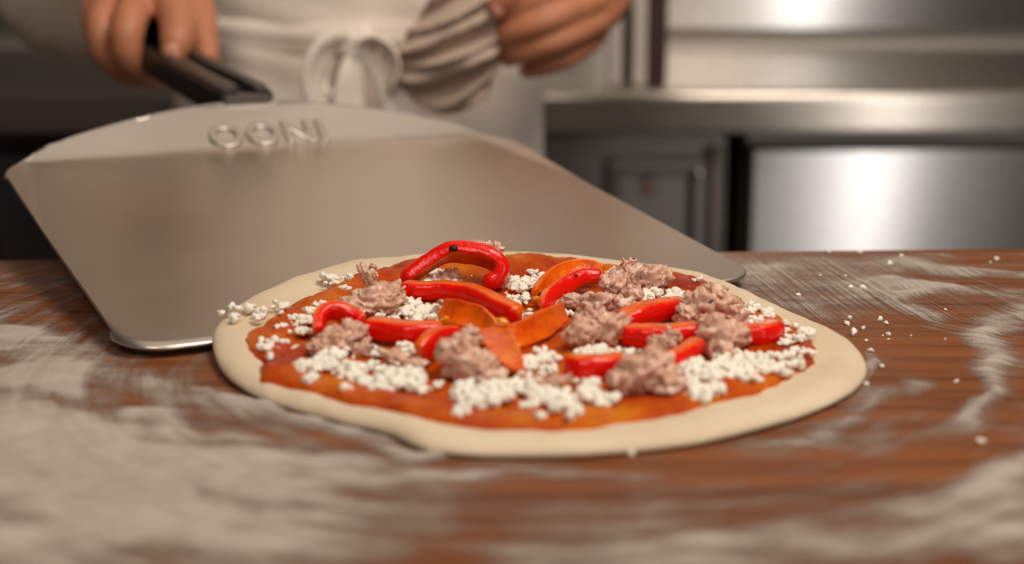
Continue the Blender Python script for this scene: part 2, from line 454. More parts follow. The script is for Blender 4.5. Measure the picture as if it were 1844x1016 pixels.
# rolled rim along the back
def tube(path, rad, n=10, close_ends=True):
    P = np.asarray(path, float); m = len(P); rad = np.broadcast_to(rad, (m,))
    V = []; up = np.array([0, 0, 1.0])
    for i in range(m):
        T = P[min(i + 1, m - 1)] - P[max(i - 1, 0)]; T /= np.linalg.norm(T) + 1e-12
        A = np.cross(T, up); 
        if np.linalg.norm(A) < 1e-4: A = np.array([1.0, 0, 0])
        A /= np.linalg.norm(A); B = np.cross(A, T)
        for k in range(n):
            a = 2 * math.pi * k / n; V.append(P[i] + rad[i] * (A * math.cos(a) + B * math.sin(a)))
    Fc = []
    for i in range(m - 1):
        for k in range(n):
            k2 = (k + 1) % n; Fc.append((i * n + k, i * n + k2, (i + 1) * n + k2, (i + 1) * n + k))
    if close_ends: Fc += [tuple(range(n))[::-1], tuple(range((m - 1) * n, m * n))]
    return V, Fc
rim = [peel_pt(a * 1.022 + AC, rim_b(a)) + np.array([0, 0, .0052 + TZ]) for a in np.linspace(-HW + .02, HW - .02, 60)]
V, Fc = tube(rim, .0016 * np.sin(np.linspace(.12, math.pi - .12, 60)) ** .4); from_py('rolled_rim', V, Fc, m_rim, pl)
# raised lettering on the flare
def letters(txt, a, b, size):
    cu = bpy.data.curves.new('letters', 'FONT'); cu.body = txt; cu.size = size; cu.extrude = .0006; cu.bevel_depth = .0005; cu.bevel_resolution = 2
    cu.align_x = 'CENTER'; cu.space_character = 1.12; cu.offset = .0006
    t = bpy.data.objects.new('tmp', cu); COL.objects.link(t)
    dg = bpy.context.evaluated_depsgraph_get(); me = bpy.data.meshes.new_from_object(t.evaluated_get(dg)); bpy.data.objects.remove(t)
    n2 = np.cross(e1, u2)
    org = Mid + e1 * a + u1 * TC + u2 * b + n2 * .0038 + np.array([0, 0, .0028])
    for v in me.vertices:
        q = org + e1 * v.co.x + u2 * v.co.y + n2 * v.co.z; v.co = (q[0], q[1], q[2] + TZ)
    o = link('letters', me, m_peel_letter, pl, smooth=False); o['label'] = 'raised brand lettering on the back slope'
    return o
letters('OONI', -.003, .0075, .026)

# handle: black channel with a pale groove, bending upward under the hand
hb = peel_pt(AC, TC + .036)
HP = [at_y(446, 190, .938), at_y(412, 170, .975), at_y(366, 146, 1.02), at_y(322, 120, 1.06), at_y(286, 98, 1.095), at_y(268, 72, 1.115), at_y(258, 44, 1.14), at_y(246, 20, 1.19)]
path = spline(HP, 40)
def sweep(path, wv, w, h, sec=None, closed=True):
    """sweep a section; wv = sideways vector"""
    P = np.asarray(path); m = len(P); V = []
    sec = sec or [(-1, -1), (1, -1), (1, 1), (-1, 1)]
    w = np.broadcast_to(w, (m,)); h = np.broadcast_to(h, (m,))
    for i in range(m):
        T = P[min(i + 1, m - 1)] - P[max(i - 1, 0)]; T /= np.linalg.norm(T)
        S = wv - T * (wv @ T); S /= np.linalg.norm(S); U = np.cross(S, T)
        for (a, b) in sec: V.append(P[i] + S * a * w[i] / 2 + U * b * h[i] / 2 + np.array([0, 0, TZ]))
    n = len(sec); Fc = []
    for i in range(m - 1):
        for k in range(n): Fc.append((i * n + k, i * n + (k + 1) % n, (i + 1) * n + (k + 1) % n, (i + 1) * n + k))
    Fc += [tuple(range(n))[::-1], tuple(range((m - 1) * n, m * n))]
    return V, Fc
sec = [(-.8, -1), (.8, -1), (1, -.75), (1, .7), (.85, 1), (.42, 1), (.36, .45), (-.36, .45), (-.42, 1), (-.85, 1), (-1, .7), (-1, -.75)]
hs = np.interp(np.linspace(0, 1, 40), [0, .05, .5, 1], [.9, 1, .92, .85])
V, Fc = sweep(path, e1, .037 * hs, .021 * hs, sec)
hd = from_py('handle', V, Fc, m_black, pl, smooth=False)
V, Fc = sweep(path[5:19] + np.array([0, 0, .0040]), e1, .009, .005)
from_py('handle_groove', V, Fc, m_grey, hd, smooth=False)
V, Fc = sweep(np.array([path[0] - n1 * .0015 - np.array([0, 0, .0005]), path[0] + n1 * .002]), e1, .028, .015)
from_py('handle_end', V, Fc, m_grey, hd, smooth=False)
# two bolts that hold the handle
for s in (-.008, .008):
    c = peel_pt(AC + .004 + s, TC + .030) + np.array([0, 0, .002])

# ================================================================== pizza
def zpeel(x, y):
    return ((x - Mid[0]) * n1[0] + (y - Mid[1]) * n1[1]) * math.tan(TH) + .0030
def S(x, y):
    z = zpeel(x, y); return .5 * (z + np.sqrt(z * z + .005 ** 2))
def on_pizza(px, py, off=.0):
    r = ray(px, py); z = 0.0
    for _ in range(40):
        P = C0 + r * ((z - CAMH) / r[2]); z = .5 * z + .5 * (S(P[0], P[1]) + off)
    return P
dough_px = [(385, 612), (390, 580), (412, 556), (450, 532), (500, 508), (570, 484), (640, 467), (700, 460), (755, 456), (860, 452), (960, 452), (1060, 460), (1170, 474), (1270, 490), (1320, 508),
            (1365, 530), (1420, 556), (1480, 580), (1530, 608), (1556, 636), (1562, 655), (1545, 688), (1490, 718), (1400, 750), (1300, 775), (1200, 793),
            (1100, 803), (1000, 808), (900, 808), (830, 804), (765, 796), (735, 781), (700, 765), (620, 747), (530, 726), (460, 700), (415, 672), (391, 640)]
sauce_px = [(436, 604), (470, 578), (530, 540), (600, 502), (680, 478), (745, 462), (840, 452), (930, 452), (1040, 462), (1120, 474), (1210, 484), (1275, 496), (1296, 516), (1350, 540), (1400, 562),
            (1445, 590), (1466, 622), (1455, 652), (1400, 682), (1300, 712), (1200, 740), (1100, 756), (1000, 766), (900, 766), (800, 752), (700, 732), (600, 712), (520, 692), (468, 672), (476, 645), (452, 625)]
dxy = np.array([on_pizza(*p, .004)[:2] for p in dough_px]); sxy = np.array([on_pizza(*p, .007)[:2] for p in sauce_px])
PC = np.array([dxy[:, 0].mean(), (dxy[:, 1].min() + dxy[:, 1].max()) / 2]); PC[0] = (dxy[:, 0].min() + dxy[:, 0].max()) / 2
NA = 300
def polar(xy):
    d = xy - PC; a = np.arctan2(d[:, 1], d[:, 0]); r = np.hypot(d[:, 0], d[:, 1]); o = np.argsort(a); a, r = a[o], r[o]
    aa = np.concatenate([a - 2 * np.pi, a, a + 2 * np.pi]); rr = np.concatenate([r, r, r])
    g = np.linspace(-np.pi, np.pi, NA, endpoint=False); v = np.interp(g, aa, rr)
    ker = np.array([1, 2, 3, 4, 3, 2, 1.]); ker /= ker.sum()
    return np.convolve(np.concatenate([v[-3:], v, v[:3]]), ker, 'valid')
G = np.linspace(-np.pi, np.pi, NA, endpoint=False)
rd, rs = polar(dxy), polar(sxy)
def rad_at(r, x, y):
    a = np.arctan2(y - PC[1], x - PC[0]); return np.interp(a, np.append(G, np.pi), np.append(r, r[0]))
def dough_h(x, y):                                   # thickness of the sheet of dough
    rho = math.hypot(x - PC[0], y - PC[1]) / rad_at(rd, x, y)
    rim = .0012 * math.exp(-((rho - .93) / .06) ** 2)
    return .0042 + rim + .0008 * nz((x, y, 0), 45) + .0005 * nz((x, y, 0), 110, 2)
def top(x, y): return S(x, y) + dough_h(x, y)
V = []
rings = [(0.02, 0)] + [(t, 0) for t in np.linspace(.1, .955, 34)]
edge = [(.955 + .045 * math.sin(a), 1 - math.cos(a)) for a in np.linspace(.15, math.pi / 2, 6)]
for ia, a in enumerate(G):
    c, s = math.cos(a), math.sin(a); R = rd[ia] * (1 + .006 * nz((c * 2.2, s * 2.2, 0), 2.2, 5) + .003 * nz((c * 7, s * 7, 0), 1, 9))
    for (t, dr) in rings:
        x, y = PC[0] + c * R * t, PC[1] + s * R * t; V.append((x, y, top(x, y) + TZ))
    for (t, dr) in edge:
        x, y = PC[0] + c * R * t, PC[1] + s * R * t; V.append((x, y, S(x, y) + dough_h(x, y) * (1 - dr * .75) + TZ))
    for (t, k) in ((.992, .06), (.97, 0.0), (.6, 0.0), (.02, 0.0)):
        x, y = PC[0] + c * R * t, PC[1] + s * R * t; V.append((x, y, S(x, y) + dough_h(x, y) * k + TZ + .0001))
nr = len(rings) + len(edge) + 4
Fc = grid_faces(NA, nr, True) + [tuple(k * nr for k in range(NA)), tuple(k * nr + nr - 1 for k in range(NA))[::-1]]
pz = empty('pizza', (PC[0], PC[1], TZ))
tag(pz, 'unbaked round pizza base spread with orange tomato sauce, on the table', 'pizza')
me = bpy.data.meshes.new('dough'); me.from_pydata(V, [], Fc); me.update(); link('dough', me, m_dough, pz)
def sauce_h(x, y):
    rho = math.hypot(x - PC[0], y - PC[1]) / rad_at(rs, x, y)
    lip = .0034 * math.exp(-((rho - .90) / .075) ** 2)
    return max(.0003, .0012 + lip * (.6 + .8 * nz((x, y, 0), 30, 3)) + .0013 * nz((x, y, 0), 90, 4) + .0009 * nz((x, y, 0), 260, 6))
V = []; rt = list(np.linspace(.02, .97, 60)) + [.985, .995, 1.0, 1.004]
for ia, a in enumerate(G):
    c, s = math.cos(a), math.sin(a); R = rs[ia] * (1 + .022 * nz((c * 6, s * 6, 0), 1, 5) + .014 * nz((c * 17, s * 17, 0), 1, 9))
    for t in rt:
        x, y = PC[0] + c * R * t, PC[1] + s * R * t
        k = 1 if t <= .97 else {.985: .75, .995: .35, 1.0: 0.0, 1.004: -.4}[t]
        V.append((x, y, top(x, y) + sauce_h(x, y) * k + TZ))
me = bpy.data.meshes.new('sauce'); me.from_pydata(V, [], grid_faces(NA, len(rt), True) + [tuple(k * len(rt) for k in range(NA))]); me.update()
link('sauce', me, m_sauce, pz)
def topping(px, py, h=0.0):                          # a point standing h above the sauce
    r = ray(px, py); z = 0.0
    for _ in range(40):
        P = C0 + r * ((z - CAMH) / r[2]); z = .5 * z + .5 * (S(P[0], P[1]) + .0062)
    return P + np.array([0, 0, h])

# ------------------------------------------------------------------ peppers
def pepper_mesh(pts, wdir, width, thick, skin=1, n=44, seed=0, lo=.56):
    """strip of pepper swept along pts; wdir = direction of its width at each control point; skin on +/- side"""
    P = spline(pts, n); Wd = spline(wdir, n) if np.ndim(wdir) > 1 else np.tile(np.asarray(wdir, float), (n, 1))
    wd = np.interp(np.linspace(0, 1, n), np.linspace(0, 1, len(width)), width) if np.ndim(width) else np.full(n, width)
    ns = 28; V = []; sk = []
    for i in range(n):
        T = P[min(i + 1, n - 1)] - P[max(i - 1, 0)]; T /= np.linalg.norm(T)
        Wv = Wd[i] - T * (Wd[i] @ T); Wv /= np.linalg.norm(Wv); N = -np.cross(T, Wv) * skin
        s = i / (n - 1); e = min(s, 1 - s) / .07; sc = 1 if e >= 1 else .35 + .65 * math.sqrt(max(0, 1 - (1 - e) ** 2))
        wv = wd[i] * sc * (1 + .08 * nz((s * 5, seed, 0), 1, 3)); tv = thick * sc * (1 + .12 * nz((s * 6, seed, 4), 1, 7))
        for k in range(ns):
            a = 2 * math.pi * k / ns; ca, sa = math.cos(a), math.sin(a)
            q = abs(ca) ** .42 * np.sign(ca); r = abs(sa) ** .48 * np.sign(sa)
            bow = .14 * wv * (1 - q * q)                       # the slice is gently domed to the skin side
            p = P[i] + Wv * wv / 2 * q + N * (tv / 2 * r + bow - .07 * wv)
            p = p + N * .0004 * nz(p, 240, seed)
            V.append(p + np.array([0, 0, TZ])); sk.append(min(1, max(0, (sa - lo) / .22)))
    Fc = []
    for i in range(n - 1):
        for k in range(ns):
            k2 = (k + 1) % ns; Fc.append((i * ns + k, i * ns + k2, (i + 1) * ns + k2, (i + 1) * ns + k))
    Fc += [tuple(range(ns))[::-1], tuple(range((n - 1) * ns, n * ns))]
    return V, Fc, sk
GP = 'red pepper slices on the pizza'
def pepper(label, segs, name='pepper_slice'):
    V, Fc, sk = [], [], []
    for sgm in segs:
        v, f, k = pepper_mesh(**sgm); o = len(V); V += v; Fc += [tuple(i + o for i in ff) for ff in f]; sk += k
    me = bpy.data.meshes.new(name); me.from_pydata([tuple(v) for v in V], [], Fc); me.update(); attr(me, 'skin', sk)
    bm = bmesh.new(); bm.from_mesh(me); bmesh.ops.recalc_face_normals(bm, faces=bm.faces); bm.to_mesh(me); bm.free()
    o = link(name, me, m_pepper); recenter(o); tag(o, label, 'pepper', GP); return o
UP = np.array([0, -.1, 1.0])
def gp(lst): return [topping(x, y, h) for (x, y, h) in lst]
mm = .001
# tall ring at the back: axis leans towards the camera so that its hollow shows
ax = np.array([.10, -.78, .52])
r0 = topping(810, 522, 0); 
def ring_pt(dx, h): return r0 + np.array([dx * mm, h * .55 * mm, h * mm])
rp = [ring_pt(-22, 3.5), ring_pt(-15, 8), ring_pt(-6, 13.5), ring_pt(1, 16), ring_pt(10, 15.5), ring_pt(18, 13.5), ring_pt(23, 9.5), ring_pt(21.5, 4.5), ring_pt(15, 2.5)]
pepper('largest red pepper ring, standing arched at the back of the pizza',
       [dict(pts=rp, wdir=ax, width=[.009, .010, .012, .014, .015, .015, .013, .011, .010], thick=.0064, skin=1, seed=1, lo=-.75)], 'pepper_ring')
pepper('long red pepper strip lying in front of the tall pepper ring',
       [dict(pts=gp([(722, 533, 3.5 * mm), (760, 538, 3.5 * mm), (800, 541, 4.5 * mm), (850, 551, 4.5 * mm), (900, 574, 4 * mm), (936, 588, 4 * mm)]),
             wdir=np.array([0, .02, 1.0]), width=[.0075, .008, .0085, .010, .011, .010], thick=.0075, skin=-1, seed=2)])
pepper('orange-fleshed pepper end with three curled lobes at the centre of the pizza',
       [dict(pts=gp([(895, 612, 4 * mm), (862, 598, 5.5 * mm), (825, 590, 6 * mm), (797, 580, 6 * mm)]), wdir=np.array([.1, .55, .85]), width=[.006, .011, .0115, .008], thick=.004, skin=-1, seed=3),
        dict(pts=gp([(880, 612, 4.5 * mm), (893, 628, 5 * mm), (910, 652, 4 * mm), (932, 680, 3 * mm)]), wdir=np.array([.9, .35, .25]), width=[.008, .013, .012, .006], thick=.004, skin=1, seed=4),
        dict(pts=gp([(890, 616, 4 * mm), (925, 626, 4.5 * mm), (975, 608, 5.5 * mm), (1016, 584, 6 * mm)]), wdir=np.array([-.1, .5, .9]), width=[.006, .0105, .0115, .008], thick=.0038, skin=1, seed=5)], 'pepper_end')
pepper('red pepper strip with sparkling wet top, left of the centre',
       [dict(pts=gp([(660, 605, 4 * mm), (700, 612, 4 * mm), (745, 616, 4 * mm), (800, 612, 4 * mm)]), wdir=np.array([0, .02, 1.0]), width=[.0085, .009, .009, .008], thick=.0092, skin=-1, seed=6)])
pepper('arched red pepper piece at the left behind a sausage lump',
       [dict(pts=gp([(572, 618, 3 * mm), (578, 606, 8 * mm), (606, 600, 9.5 * mm), (636, 602, 7 * mm), (655, 606, 5 * mm)]), wdir=np.array([.1, -.5, .8]), width=.0085, thick=.0048, skin=-1, seed=7, lo=-.2)])
pepper('dark red pepper piece tucked left of the front sausage lump',
       [dict(pts=gp([(758, 658, 3.5 * mm), (772, 652, 6 * mm), (798, 640, 7.5 * mm), (828, 632, 7 * mm)]), wdir=np.array([0, .02, 1.0]), width=[.0105, .011, .009, .006], thick=.005, skin=-1, seed=8)])
pepper('folded orange and red pepper strip right of the tall ring',
       [dict(pts=gp([(975, 566, 2.5 * mm), (990, 552, 4 * mm), (1015, 538, 5.5 * mm), (1050, 528, 7.5 * mm), (1084, 526, 7.5 * mm)]), wdir=np.array([0, .65, .75]), width=[.006, .008, .0085, .008, .007], thick=.004, skin=-1, seed=9),
        dict(pts=gp([(962, 545, 3 * mm), (982, 530, 5 * mm), (1010, 520, 7 * mm), (1050, 514, 8 * mm), (1088, 515, 7 * mm)]), wdir=np.array([0, .6, .8]), width=[.006, .008, .009, .009, .007], thick=.004, skin=1, seed=10)])
pepper('long red pepper strip right of the centre under the sausage bits',
       [dict(pts=gp([(1125, 618, 3.5 * mm), (1160, 622, 3.7 * mm), (1210, 622, 4 * mm), (1265, 616, 4 * mm)]), wdir=np.array([0, .02, 1.0]), width=[.0085, .0095, .0095, .009], thick=.0090, skin=-1, seed=11)])
pepper('orange pepper wedge behind the long right strip',
       [dict(pts=gp([(1118, 590, 3 * mm), (1150, 584, 4 * mm), (1190, 574, 4 * mm), (1236, 566, 4 * mm)]), wdir=np.array([0, .02, 1.0]), width=[.007, .0095, .009, .008], thick=.0095, skin=-1, seed=12)])
pepper('short red pepper end at the far right of the toppings',
       [dict(pts=gp([(1318, 612, 3.5 * mm), (1350, 617, 3.5 * mm), (1378, 616, 3.5 * mm), (1396, 606, 3.5 * mm)]), wdir=np.array([0, .02, 1.0]), width=[.008, .009, .009, .008], thick=.008, skin=-1, seed=13)])
pepper('blocky bright red pepper piece at the front right of centre',
       [dict(pts=gp([(1026, 676, 3.8 * mm), (1050, 682, 3.8 * mm), (1090, 680, 3.8 * mm), (1122, 672, 3.8 * mm)]), wdir=np.array([0, .02, 1.0]), width=[.0095, .010, .010, .009], thick=.008, skin=-1, seed=14)])
pepper('curved red pepper sliver between two sausage lumps on the right',
       [dict(pts=gp([(1176, 668, 3 * mm), (1206, 664, 3.2 * mm), (1236, 652, 3.4 * mm), (1258, 636, 3.6 * mm)]), wdir=np.array([0, .02, 1.0]), width=[.006, .007, .0075, .0065], thick=.0065, skin=-1, seed=15)])

# ------------------------------------------------------------------ lumps (sausage and cheese)
_ico = {}
def ico(sub):
    if sub not in _ico:
        bm = bmesh.new(); bmesh.ops.create_icosphere(bm, subdivisions=sub, radius=1); bm.verts.ensure_lookup_table()
        _ico[sub] = (np.array([v.co[:] for v in bm.verts]), [tuple(v.index for v in f.verts) for f in bm.faces]); bm.free()
    return _ico[sub]
def lump(c, r, sub, rough, seed, freq=2.2):
    D, Fc = ico(sub); V = []
    for d in D:
        n = nz(d * np.array([1, .7, 1.3]), freq * .8, seed) * .75 + nz(d, freq * 2.3, seed + 3) * .36 + nz(d * np.array([.6, 1.5, 1]), freq * 5, seed + 5) * .09
        if sub >= 4: n += nz(d, freq * 9, seed + 8) * .08
        V.append(c + d * r * (1 + rough * n))
    return V, Fc
GM = 'sausage lumps on the pizza'
def sausage(label, lumps, seed):
    """lumps: (px, py_of_centre_ground, height above sauce mm, rx mm, ry mm, rz mm)"""
    V, Fc = [], []
    for i, (px, py, h, rx, ry, rz) in enumerate(lumps):
        c = topping(px, py, h * mm)
        v, f = lump(np.zeros(3), np.array([rx, ry, rz]) * mm, 4 if max(rx, ry, rz) > 4 else 3, .80, seed * 10 + i, 2.2)
        rot = np.array(Matrix.Rotation(random.uniform(-.5, .5), 3, 'Y') @ Matrix.Rotation(random.uniform(-.4, .4), 3, 'Z'))
        o = len(V); V += [c + rot @ q + np.array([0, 0, TZ]) for q in v]; Fc += [tuple(k + o for k in ff) for ff in f]
    rnd = random.Random(seed * 31)                       # torn shreds that stick out of the mince
    for k in range(5 * len(lumps)):
        px, py, h, rx, ry, rz = rnd.choice(lumps); c = topping(px, py, h * mm)
        az, el = rnd.uniform(0, 6.28), rnd.uniform(-.1, 1.3)
        d = np.array([math.cos(az) * math.cos(el) * rx, math.sin(az) * math.cos(el) * ry, math.sin(el) * rz]) * mm * .92
        r = rnd.uniform(.7, 1.5); v, f = lump(np.zeros(3), np.array([r * rnd.uniform(1.2, 2.2), r, r * .8]) * mm, 3, .8, seed * 50 + k, 1.8)
        m3 = np.array(Matrix.Rotation(rnd.uniform(0, 6.28), 3, 'Z') @ Matrix.Rotation(rnd.uniform(-1.2, 1.2), 3, 'Y'))
        o = len(V); V += [c + d + m3 @ q + np.array([0, 0, TZ]) for q in v]; Fc += [tuple(j + o for j in ff) for ff in f]
    o = from_py('sausage_lump', V, Fc, m_meat); recenter(o); tag(o, label, 'sausage', GM); return o
sausage('spiky pale sausage pile at the left rear of the pizza', [(668, 562, 5, 9, 7, 5.5), (640, 566, 3, 8, 6, 4), (700, 556, 5, 7, 6, 6.5), (667, 552, 12, 3, 3, 7.5), (622, 570, 2, 5, 4, 2.5), (690, 565, 2.5, 8, 5, 4)], 1)
sausage('crumbly sausage lump below the arched pepper at the left', [(605, 632, 4, 7.5, 6, 5), (636, 628, 5, 6, 6, 5.5), (575, 640, 2.5, 5, 5, 3.5), (650, 640, 2, 4, 3, 3)], 2)
sausage('dark round sausage lump at the front, nearest the camera', [(835, 678, 6, 9.5, 8, 8), (812, 672, 8, 5, 5, 5), (868, 680, 4, 6, 6, 6), (842, 660, 11, 6, 5, 4), (886, 690, 2, 5, 4, 3)], 3)
sausage('big ragged sausage pile with a peak, right of the folded pepper', [(1110, 552, 8, 7, 6, 8.5), (1132, 540, 12, 5, 5, 6), (1072, 568, 5, 8, 6, 5), (1040, 560, 4, 6, 4, 3), (1120, 570, 4, 6, 5, 5), (1095, 556, 11, 4, 4, 4.5), (1020, 558, 3, 4, 3, 1.8), (1142, 562, 6, 4, 4, 5)], 4)
sausage('sausage lump at the back right rim beside the ragged pile', [(1172, 526, 6, 7, 5, 5.5), (1150, 522, 8, 5, 4, 4), (1192, 524, 6, 4, 4, 5)], 5)
sausage('two-headed sausage lump right of the pepper end', [(1048, 624, 5.5, 7, 6, 6.5), (1095, 618, 6, 7, 6, 6), (1070, 612, 8, 6, 5, 4.5), (1118, 610, 6, 4, 4, 4)], 6)
sausage('upper pale sausage lump near the right rim', [(1262, 582, 7, 8, 6, 7), (1292, 580, 7, 8, 7, 7), (1320, 586, 4, 5, 5, 5), (1236, 586, 4, 5, 5, 5), (1280, 574, 11, 6, 5, 4)], 7)
sausage('lower sausage lump in front of the short red pepper end', [(1290, 632, 6, 8.5, 6, 7), (1316, 630, 5, 6.5, 6, 6.5), (1276, 620, 7, 5, 5, 5), (1300, 648, 3, 5, 5, 4), (1335, 622, 4, 4, 4, 4)], 8)
sausage('sausage lump right of the blocky red pepper at the front', [(1150, 700, 5.5, 9, 7, 6.5), (1185, 698, 5, 7.5, 7, 6.5), (1120, 704, 4, 5, 5, 5), (1205, 708, 3, 5, 5, 4.5), (1170, 682, 8, 6, 5, 4)], 9)
sausage('flat pink sausage flake leaning behind the tall pepper ring', [(898, 506, 8, 3.5, 3, 9), (880, 502, 13.5, 5, 3, 3.5), (858, 502, 15.5, 5, 3, 2.2), (903, 516, 3, 3.5, 3, 6)], 10)
sausage('small sausage crumb on the long right pepper strip', [(1190, 640, 4.5, 5, 3, 2.5), (1208, 634, 5.5, 4, 3, 3)], 11)
sausage('pale sausage scrap among the cheese inside the ring', [(790, 512, 2, 5, 4, 2.2), (812, 508, 3, 4, 3, 2.5)], 12)
sausage('thin pink sausage smear in front of the centre', [(985, 704, 1.5, 9, 5, 1.8), (955, 694, 1.5, 5, 4, 1.8)], 13)
sausage('low pinkish sausage scrap left of the front lump', [(718, 656, 1.8, 7, 5, 2.4), (745, 662, 1.5, 5, 4, 2)], 14)
sausage('grey sausage sliver under the long strip at the centre', [(815, 572, 4.5, 6, 4, 2.4), (800, 575, 3, 4, 3, 2.5)], 15)

# charred bits and seeds
GB = 'charred bits on the peppers'
def bit(label, px, py, h, r, mat, cat, name, grp, seed):
    v, f = lump(np.zeros(3), np.array([r, r, r * .8]) * mm, 2, 1.2, seed); c = topping(px, py, h * mm)
    o = from_py(name, [c + q + np.array([0, 0, TZ]) for q in v], f, mat); recenter(o); tag(o, label, cat, grp)
bit('charred flake on the crown of the tall pepper ring', 818, 520, 18.5, 1.8, m_char, 'char', 'charred_flake', GB, 1)
bit('charred bit on the long strip before the ring', 790, 541, 6.5, 1.7, m_char, 'char', 'charred_flake', GB, 2)
bit('charred cluster at the left tip of the folded pepper', 962, 538, 4, 1.8, m_char, 'char', 'charred_flake', GB, 3)
bit('charred speck on the folded pepper near its bend', 1034, 532, 9, 1.5, m_char, 'char', 'charred_flake', GB, 4)
bit('dark crumb at the right of the charred cluster', 976, 545, 3.5, 1.5, m_char, 'char', 'charred_flake', GB, 5)
bit('yellow pepper crumb beside the folded pepper', 965, 552, 3, 2.2, m_pith, 'pepper', 'pepper_crumb', GP, 6)
bit('yellow pith knob at the middle of the three-lobed pepper', 903, 608, 6.5, 2.6, m_pith, 'pepper', 'pepper_crumb', GP, 7)
bit('pale yellow seed on the strip left of centre', 801, 604, 6.5, 1.9, m_pith, 'pepper', 'pepper_crumb', GP, 8)

# ------------------------------------------------------------------ cheese
variants = []
def cheese_clump(nlumps, spread, seed, sub=2):
    rnd = random.Random(seed); V, Fc = [], []
    for i in range(nlumps):
        a = rnd.uniform(0, 6.28); rr = spread * math.sqrt(rnd.random()); r = rnd.uniform(.9, 1.75)
        c = np.array([rr * math.cos(a), rr * math.sin(a), r * .55 + (spread - rr) * rnd.uniform(0, .75)])
        v, f = lump(np.zeros(3), np.array([r * rnd.uniform(.8, 1.6), r * rnd.uniform(.65, 1.1), r * rnd.uniform(.6, 1.1)]), sub, .85, seed * 17 + i, 1.7)
        rz = np.array(Matrix.Rotation(rnd.uniform(0, 6.28), 3, 'Z') @ Matrix.Rotation(rnd.uniform(-.6, .6), 3, 'Y')); v = [c + rz @ q for q in v]
        o = len(V); V += [q * mm for q in v]; Fc += [tuple(k + o for k in ff) for ff in f]
    me = bpy.data.meshes.new('cheese_clump'); me.from_pydata([tuple(q) for q in V], [], Fc); me.update()
    me.materials.append(m_cheese); me.polygons.foreach_set('use_smooth', [True] * len(me.polygons)); return me
big = [cheese_clump(random.randint(10, 16), 3.8, 100 + k) for k in range(10)]
midv = [cheese_clump(random.randint(4, 7), 2.2, 200 + k) for k in range(10)]
small = [cheese_clump(random.choice((1, 1, 2, 3)), .9, 300 + k) for k in range(10)]
def place(name, me, P, s, label, cat, group):
    o = bpy.data.objects.new(name, me); COL.objects.link(o); o.location = W(P)
    o.rotation_euler = (random.uniform(-.25, .25), random.uniform(-.25, .25), random.uniform(0, 6.28)); o.scale = (s, s, s * random.uniform(.85, 1.1))
    tag(o, label, cat, group); return o
# (centre x, centre y, half width, half height in photo pixels, big, mid, small)
zones = [(612, 514, 30, 12, 1, 3, 4), (645, 506, 20, 10, 1, 1, 2), (440, 566, 42, 16, 0, 6, 9), (505, 560, 25, 12, 0, 1, 3), (572, 562, 20, 16, 1, 4, 4), (535, 592, 28, 16, 2, 4, 5),
         (512, 632, 26, 20, 0, 2, 5), (478, 632, 14, 22, 0, 3, 6), (600, 664, 52, 26, 7, 8, 6), (560, 690, 20, 12, 0, 2, 3), (700, 686, 55, 24, 6, 9, 8), (760, 700, 30, 14, 1, 4, 4), (620, 708, 8, 4, 0, 1, 0), (700, 640, 45, 14, 2, 5, 4), (757, 564, 36, 20, 5, 7, 6),
         (690, 580, 24, 8, 0, 3, 2), (850, 716, 36, 22, 5, 6, 4), (920, 712, 50, 22, 6, 7, 5), (1010, 722, 70, 22, 8, 8, 6), (1090, 722, 24, 18, 1, 4, 4), (830, 745, 6, 14, 0, 2, 1), (975, 752, 5, 8, 0, 1, 1), (1030, 750, 14, 8, 0, 2, 0),
         (960, 658, 36, 24, 4, 5, 5), (1005, 655, 20, 14, 1, 3, 2), (965, 512, 36, 24, 5, 8, 8), (930, 540, 24, 16, 2, 4, 6), (1015, 492, 18, 12, 2, 2, 2), (1080, 490, 42, 14, 3, 4, 5), (940, 570, 30, 10, 1, 3, 4), (796, 510, 36, 14, 4, 4, 4), (760, 488, 24, 8, 0, 2, 2),
         (1190, 540, 56, 15, 5, 9, 8), (1150, 530, 20, 8, 0, 2, 2), (1364, 572, 28, 14, 2, 4, 3), (1345, 590, 24, 8, 0, 2, 3), (1420, 610, 32, 22, 3, 5, 6), (1452, 640, 14, 6, 0, 2, 1), (1260, 676, 42, 24, 5, 6, 5), (1320, 670, 52, 24, 8, 8, 6), (1400, 656, 50, 22, 5, 8, 7), (1270, 704, 34, 14, 2, 4, 4),
         (1090, 644, 54, 8, 4, 6, 4), (1195, 672, 22, 8, 1, 2, 2), (1268, 508, 18, 8, 0, 0, 3), (1205, 612, 16, 5, 0, 1, 1), (1045, 700, 40, 10, 1, 3, 3), (880, 690, 24, 10, 0, 3, 2), (1010, 560, 30, 10, 0, 2, 3)]
LB = 'thumb-sized mound of white crumbled cheese scattered on the sauce'
nbig = nmid = 0
loose = []
